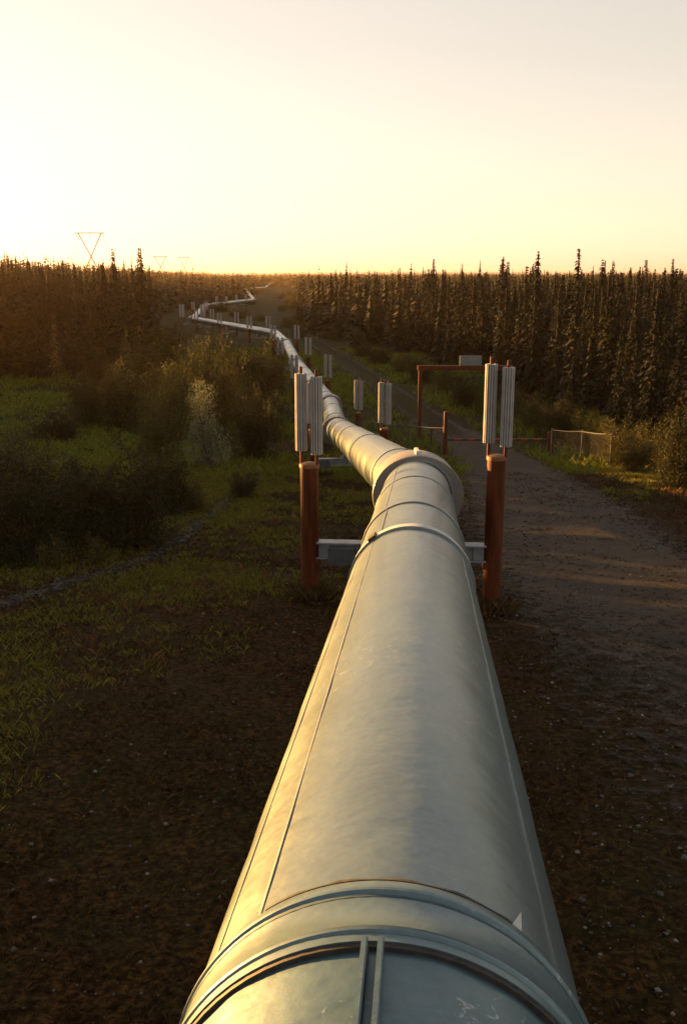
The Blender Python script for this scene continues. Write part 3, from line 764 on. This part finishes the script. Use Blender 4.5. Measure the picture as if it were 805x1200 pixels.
# ------------------------------------------------------------------ shrubs
def shrub_mesh(seed, n_stems, leaves, leaf, upright, mat_, top_heavy=.5):
    """unit shrub: height 1, radius about .5; stems and many single leaves"""
    r_ = np.random.default_rng(seed); st = MB(); pts = []
    for i in range(n_stems):
        az = r_.random() * 6.283; sp_ = (r_.random() ** .6) * (.46 if not upright else .30); ht = r_.uniform(.35, 1.0) * (1 - .5 * sp_)
        p0 = Vector((r_.normal(0, .13), r_.normal(0, .13), -.03)); p2 = Vector((math.cos(az) * sp_, math.sin(az) * sp_, ht)); p1 = (p0 + p2) / 2 + Vector((r_.normal(0, .04), r_.normal(0, .04), .06))
        st.tube(p0, p1, .006, .0045, 4, False); st.tube(p1, p2, .0045, .0015, 4, False)
        for k in range(8):
            f_ = r_.uniform(.06, 1.0); b = (p0.lerp(p1, f_ * 2) if f_ < .5 else p1.lerp(p2, f_ * 2 - 1)); q = r_.random() * 6.28; L = r_.uniform(.06, .2)
            e = b + Vector((math.cos(q) * L, math.sin(q) * L, L * r_.uniform(.1, .9))); st.tube(b, e, .003, .001, 3, False); pts.append((b, e))
        pts.append((p1, p2)); pts.append((p0, p2))
    n = leaves; idx_ = r_.integers(0, len(pts), n); u = r_.random(n) ** .8
    A_ = np.array([p[0] for p in pts])[idx_]; B_ = np.array([p[1] for p in pts])[idx_]
    C = A_ + (B_ - A_) * u[:, None] + r_.normal(0, .032, (n, 3))
    nl = int(n * .2); qq = r_.random(nl) * 6.283; rr_ = .46 * np.sqrt(r_.random(nl)); C[:nl] = np.stack([rr_ * np.cos(qq), rr_ * np.sin(qq), .42 * r_.random(nl) ** 1.2 * (1.15 - rr_)], -1)
    d = r_.normal(0, 1, (n, 3)); d[:, 2] += .35; d /= np.linalg.norm(d, axis=1)[:, None]
    e = np.cross(d, r_.normal(0, 1, (n, 3))); e /= np.linalg.norm(e, axis=1)[:, None]
    ln = leaf * r_.uniform(.6, 1.3, n)[:, None]; wd = ln * .34
    C[:, 2] = np.maximum(C[:, 2], .02)
    V = np.stack([C - d * ln * .5, C + e * wd * .5 + d * ln * .05, C + d * ln * .5, C - e * wd * .5 + d * ln * .05], 1).reshape(-1, 3)
    return st.mesh('stems', M['bark']), mesh_np('foliage', V, np.arange(n * 4).reshape(-1, 4), mat_)
SH = {'d': [shrub_mesh(400 + i, 34, 14000, .030, False, M['leaf_dark']) for i in range(3)],
      'm': [shrub_mesh(410 + i, 32, 10000, .028, False, M['leaf_mid']) for i in range(3)],
      's': [shrub_mesh(420, 34, 9000, .028, True, M['leaf_silver'])],
      'l': [shrub_mesh(430 + i, 12, 1500, .05, True, M['leaf_mid']) for i in range(2)]}
def shrub(px, br, tr, hw, kind, label, group=None):
    p = hit(px, br); h = (br - tr) * p.y / FPX; wd = 2 * hw * p.y / FPX
    pr = SH[kind][int(rng.integers(len(SH[kind])))]
    t = thing({'s': 'silver_willow_shrub', 'd': 'alder_shrub', 'm': 'willow_shrub', 'l': 'sapling'}[kind], label, 'shrub', p, rng.random() * 6.28, group)
    t.scale = (wd * .95, wd * .95, h * 1.03); link('stems', pr[0], t); link('foliage', pr[1], t)
for a_ in (
    (40, 655, 500, 78, 'd', 'broad dark leafy shrub at the left edge, left of another dark shrub'), (152, 640, 498, 74, 'd', 'large dark leafy shrub standing left of the stony path'),
    (-60, 650, 500, 80, 'd', 'dark leafy shrub cut off by the left edge of the picture'), (98, 632, 520, 60, 'd', 'dark shrub filling the gap between the two largest dark shrubs'), (190, 605, 508, 46, 'd', 'dark shrub right of and behind the largest dark shrub'), (30, 585, 480, 60, 'm', 'olive shrub behind the dark shrubs at the left edge'),
    (242, 548, 440, 34, 's', 'pale silvery green willow shrub standing out from darker shrubs'),
    (62, 668, 622, 30, 'l', 'low pale leafed plant below the dark shrubs at left'), (118, 660, 615, 26, 'l', 'low leafy sapling in front of the large dark shrub'), (225, 600, 548, 26, 'm', 'small green bush beside the upper end of the stony path'),
    (22, 432, 374, 30, 'd', 'round dark bush at the far side of the green clearing')): shrub(*a_)
for a_ in ((200, 520, 402, 44, 'tall olive willow shrub left of the pale silvery willow'), (262, 500, 380, 50, 'tall willow shrub directly behind the pale silvery willow'), (306, 486, 388, 36, 'willow shrub close left of the pipe supports beyond the nearest one'), (150, 505, 412, 40, 'willow shrub at the right end of the green clearing'), (108, 500, 428, 34, 'willow shrub standing in the green clearing'), (300, 540, 440, 34, 'willow shrub at the upper end of the stony path, right of the silvery willow'), (185, 545, 455, 36, 'willow shrub in front of the tall olive one, left of the silvery willow'), (230, 470, 378, 46, 'broad brown willow shrub at the top of the left thicket'), (170, 462, 376, 38, 'leftmost tall shrub at the back of the left thicket'), (322, 462, 402, 18, 'slim shrub beside the left posts of the pipe supports'), (275, 455, 388, 30, 'shrub at the back of the thicket just below the far pipeline'), (195, 430, 372, 34, 'rearmost shrub of the left thicket, below the sharp pipeline bend'), (120, 456, 404, 28, 'shrub at the back edge of the green clearing'), (320, 515, 450, 22, 'small shrub behind the left post of the nearest pipe support'),
           (60, 520, 470, 46, 'low shrub in the middle of the green clearing'), (285, 585, 545, 22, 'low bush in the grass right of the stony path')):
    shrub(*a_[:4], 'd' if a_[0] % 3 == 0 else 'm', a_[4], 'thicket shrubs left of the pipeline')
for a_ in ((30, 405, 368, 26), (70, 402, 372, 24), (105, 412, 380, 24), (135, 420, 385, 22), (-10, 415, 380, 24)):
    shrub(*a_, 'd', 'low dark shrub at the foot of the forest beyond the left clearing', 'shrubs at the foot of the left forest')
for a_ in ((545, 478, 432, 24, 'willow shrub seen through the clearance frame, right of its middle'), (570, 484, 440, 22, 'willow shrub behind the right end of the clearance frame'), (520, 458, 420, 22, 'willow shrub seen through the clearance frame, left of its middle'), (495, 448, 414, 22, 'willow shrub behind the left post of the clearance frame'), (470, 438, 408, 20, 'first willow shrub left of the clearance frame'), (445, 428, 402, 20, 'second willow shrub left of the clearance frame'), (425, 420, 398, 16, 'farthest willow shrub along the right forest edge'), (622, 502, 452, 28, 'willow shrub just right of the tall radiators, above the striped bar'), (655, 512, 455, 34, 'broad willow shrub behind the left end of the wire mesh panel'), (600, 492, 446, 22, 'willow shrub hidden partly by the tall radiators on the right'), (690, 528, 470, 32, 'willow shrub behind the middle of the wire mesh panel'), (730, 545, 478, 36, 'willow shrub just right of the wire mesh panel'), (768, 552, 480, 34, 'shrub between the wire mesh panel and the right picture edge'), (795, 574, 462, 40, 'largest leafy shrub at the right picture edge'), (840, 590, 470, 44, 'leafy shrub cut off by the right picture edge'), (745, 556, 500, 24, 'low shrub in front of the forest right of the wire mesh panel'), (700, 540, 490, 26, 'small shrub growing against the back of the wire mesh panel')):
    shrub(*a_[:4], 'm' if a_[0] % 2 == 0 else 'd', a_[4], 'shrubs along the right forest edge')
for a_ in ((258, 366, 350, 20), (282, 372, 360, 18), (340, 384, 366, 16), (352, 396, 376, 14), (262, 344, 333, 18), (300, 345, 336, 8), (330, 350, 340, 8), (345, 362, 344, 14), (305, 376, 366, 12)):
    shrub(*a_, 'm', 'small distant green shrub beside the far bends of the pipeline', 'distant shrubs by the pipeline')

for k in range(46):
    y = 190 + 520 * rng.random() ** 1.3; xr_ = float(np.interp(y, RB[:, 0], RB[:, 1])); xc = float(np.interp(y, [p[1] for p in ROAD], [p[0] for p in ROAD])); x = xc + (xr_ - xc) * rng.uniform(.45, 1.2) if rng.random() < .55 else xc - rng.uniform(6, 24)
    if min(abs((Vector((x, y, 0)) - Vector((a_.x, a_.y, 0)).lerp(Vector((b_.x, b_.y, 0)), f_)).length) for a_, b_ in zip(E[5:], E[6:]) for f_ in np.linspace(0, 1, 12)) < 9: continue
    pr = SH['m'][int(rng.integers(3))]; hh = rng.uniform(1.2, 3.2)
    if x < xc and seg_hidden(x, y, gz(x, y) + hh) and y < 400: hh *= .55
    t = thing('willow_shrub', 'small distant green shrub beside the far bends of the pipeline', 'shrub', (x, y, gz(x, y)), rng.random() * 6.28, 'distant shrubs by the pipeline')
    wd = hh * rng.uniform(1.0, 1.7); t.scale = (wd, wd, hh); link('stems', pr[0], t); link('foliage', pr[1], t)

# ------------------------------------------------------------------ grass, weeds, pebbles
def lateral(x, y):
    return x - np.where(y < 21.4, .0877 * y - .1, np.interp(y, [e.y for e in E[:7]], [e.x for e in E[:7]]))
def blades(name, x, y, h, wd, lean, m, label):
    n = len(x); z = G(x, y) - .01
    q = rng.random(n) * 6.283; lx = np.cos(q) * lean * h; ly = np.sin(q) * lean * h; q2 = rng.random(n) * 6.283
    wx, wy = np.cos(q2) * wd / 2, np.sin(q2) * wd / 2
    V = np.stack([np.stack([x - wx, y - wy, z], -1), np.stack([x + wx, y + wy, z], -1),
                  np.stack([x + lx * .45 + wx * .7, y + ly * .45 + wy * .7, z + h * .6], -1), np.stack([x + lx, y + ly, z + h * np.sqrt(np.maximum(.05, 1 - .5 * lean ** 2))], -1)], 1)
    V = V.reshape(-1, 3); F_ = np.arange(n * 4).reshape(-1, 4)
    o = link(name, mesh_np(name, V, F_, m)); o['kind'] = 'stuff'; o['label'] = label
def tufts(nt, per, xr, yr, dens, spread):
    """clumped blade roots: nt tufts kept by a density function, per blades in each"""
    x = rng.uniform(*xr, nt); y = rng.uniform(*yr, nt) if not callable(yr) else yr(nt)
    keep = rng.random(nt) < dens(x, y); x, y = x[keep], y[keep]
    sc = spread * (1 + np.maximum(0, y - 30) * .015)
    x = np.repeat(x, per) + rng.normal(0, 1, len(x) * per) * np.repeat(sc, per); y = np.repeat(y, per) + rng.normal(0, 1, len(y) * per) * np.repeat(sc, per)
    return x, y
def pn(x, y, s): return .5 + .25 * (np.sin(x * s + 1.7 * np.sin(y * s * .6)) + np.sin(y * s * .83 + 2.1 * np.sin(x * s * .47 + 1)))
def d_green(x, y):
    l = lateral(x, y)
    left = sstep(1.8, 4.0, -l + (pn(x, y, 1.1) - .5) * 3 - np.maximum(0, 19 - y) * .36) * (.25 + .75 * sstep(.32, .6, pn(x, y, .8)))
    left = left * (1 - .85 * np.exp(-((x - np.interp(y, [p[1] for p in PATH], [p[0] for p in PATH])) / .5) ** 2))
    mid = sstep(36, 50, y) * sstep(.3, .6, pn(x, y, .45)) * .8 * (np.abs(x - np.interp(y, [p[1] for p in ROAD], [p[0] for p in ROAD])) > 3.0)
    under = .5 * sstep(24, 34, y) * sstep(.4, .6, pn(x, y, .9)) * (l < 2.5)
    return np.clip(np.maximum(np.maximum(left, mid), under), 0, 1)
x, y = tufts(27000, 20, (-16, 17), (8.5, 62), d_green, .13)
n = len(x); blades('green_grass', x, y, rng.uniform(.04, .18, n) * (1 + np.maximum(0, y - 22) * .02), .0026 + np.maximum(0, y - 12) * .00055, rng.uniform(.15, 1.0, n), M['grass'], 'green grass growing left of the pipeline and under it')
x, y = tufts(22000, 8, (-75, 24), (50, 175), lambda x, y: np.clip(.2 + .8 * sstep(.3, .6, pn(x, y, .3)), 0, 1) * (x > -20 - y * .45) * (np.abs(x - np.interp(y, [p[1] for p in ROAD], [p[0] for p in ROAD])) > 2.4), .22)
n = len(x); blades('light_tinted_meadow_grass', x, y, rng.uniform(.25, .7, n), .04 + np.maximum(0, y - 50) * .0007, rng.uniform(.1, .9, n), M['meadow'], 'green meadow grass in the clearing and along the valley corridor')
def d_dry(x, y):
    l = lateral(x, y); r_ = np.abs(x - np.interp(y, [p[1] for p in ROAD], [p[0] for p in ROAD]))
    return np.clip(.55 * (1 - d_green(x, y)) * (.25 + .75 * sstep(.3, .65, pn(x, y, 1.6))) * np.where(r_ < 2.6, .35, 1), 0, 1)
x, y = tufts(90000, 6, (-12, 20), lambda k: 2 + 48 * rng.random(k) ** 1.5, d_dry, .12)
n = len(x); blades('dry_grass', x, y, rng.uniform(.03, .11, n) * (1 + np.maximum(0, y - 10) * .012), .004 + np.maximum(0, y - 4) * .0006, rng.uniform(.8, 1.38, n), M['straw'], 'sparse dry straw coloured grass on the bare ground')
x, y = tufts(3000, 10, (-9, 21), (12, 60), lambda x, y: np.clip(np.maximum(.7 * np.exp(-((x + 3.6 + .12 * (22 - y)) / 1.3) ** 2) * (y < 34), .8 * np.exp(-((x - 15.5) / 2.5) ** 2) * (y > 40)) * sstep(.4, .6, pn(x, y, 1.3)), 0, 1), .12)
n = len(x); blades('rusty_weeds', x, y, rng.uniform(.10, .32, n), .014 + np.maximum(0, y - 15) * .0006, rng.uniform(.2, .9, n), M['redweed'], 'rust coloured weeds fringing the grass and the road')
# tufts round the post feet of the nearest support
rows_ = []
for px, py in ((365, 700), (578, 718), (379, 560)):
    p = hit(px, py); k = 420; rad_ = rng.normal(.28, .12, k); q = rng.random(k) * 6.283
    rows_.append(np.stack([p.x + np.abs(rad_) * np.cos(q), p.y + np.abs(rad_) * np.sin(q)], -1))
rows_ = np.concatenate(rows_); n = len(rows_)
blades('tufted_grass', rows_[:, 0], rows_[:, 1], rng.uniform(.12, .42, n), .014, rng.uniform(.1, .9, n), M['straw'], 'tufts of grass round the feet of the posts')

OCT = np.array([(1, 0, 0), (0, 1, 0), (-1, 0, 0), (0, -1, 0), (0, 0, .7), (0, 0, -.5)], float)
OF = np.array([(0, 1, 4), (1, 2, 4), (2, 3, 4), (3, 0, 4), (1, 0, 5), (2, 1, 5), (3, 2, 5), (0, 3, 5)])
def pebbles(name, x, y, s, m, label):
    n = len(x); z = G(x, y) + s * .2 + .03
    V = OCT[None] * (s[:, None, None] * rng.uniform(.6, 1.25, (n, 6, 1))); q = rng.random(n) * 6.283; c, sn = np.cos(q)[:, None], np.sin(q)[:, None]
    V = np.stack([V[..., 0] * c - V[..., 1] * sn + x[:, None], V[..., 0] * sn + V[..., 1] * c + y[:, None], V[..., 2] + z[:, None]], -1).reshape(-1, 3)
    F_ = (OF[None] + (np.arange(n) * 6)[:, None, None]).reshape(-1, 3)
    o = link(name, mesh_np(name, V, F_, m)); o['kind'] = 'stuff'; o['label'] = label
n = 12000; y = 2 + 55 * rng.random(n) ** 1.5; x = np.interp(y, [p[1] for p in ROAD], [p[0] for p in ROAD]) + rng.normal(0, 2.6, n)
pebbles('road_gravel', x, y, rng.gamma(1.6, .006, n) + .004, M['pebble'], 'loose gravel scattered on the road')
n = 5000; y = 2 + 34 * rng.random(n) ** 1.4; x = rng.uniform(-7, 4, n)
pebbles('ground_gravel', x, y, rng.gamma(1.6, .006, n) + .004, M['pebble'], 'small pale stones scattered on the bare ground beside the pipeline')
n = 1500; y = rng.uniform(17, 70, n); x = np.interp(y, [p[1] for p in PATH], [p[0] for p in PATH]) + rng.normal(0, .35, n)
pebbles('path_stones', x, y, rng.gamma(1.6, .012, n) + .008, M['pebble'], 'pale stones lying along the narrow path')

# ------------------------------------------------------------------ evening haze
m = bpy.data.materials.new('evening_haze'); m.use_nodes = True; n = m.node_tree.nodes
n.remove(n['Principled BSDF'])
pv = n.new('ShaderNodeVolumePrincipled'); pv.inputs['Color'].default_value = (1.0, .74, .42, 1); pv.inputs['Density'].default_value = .00007; pv.inputs['Anisotropy'].default_value = .72
m.node_tree.links.new(pv.outputs[0], n['Material Output'].inputs['Volume'])
mb = MB(); mb.box((-6700, -75, -4), (6700, 7300, 62)); o = link('haze', mb.mesh('haze', m)); o['kind'] = 'stuff'; o['label'] = 'thin warm evening haze filling the valley'
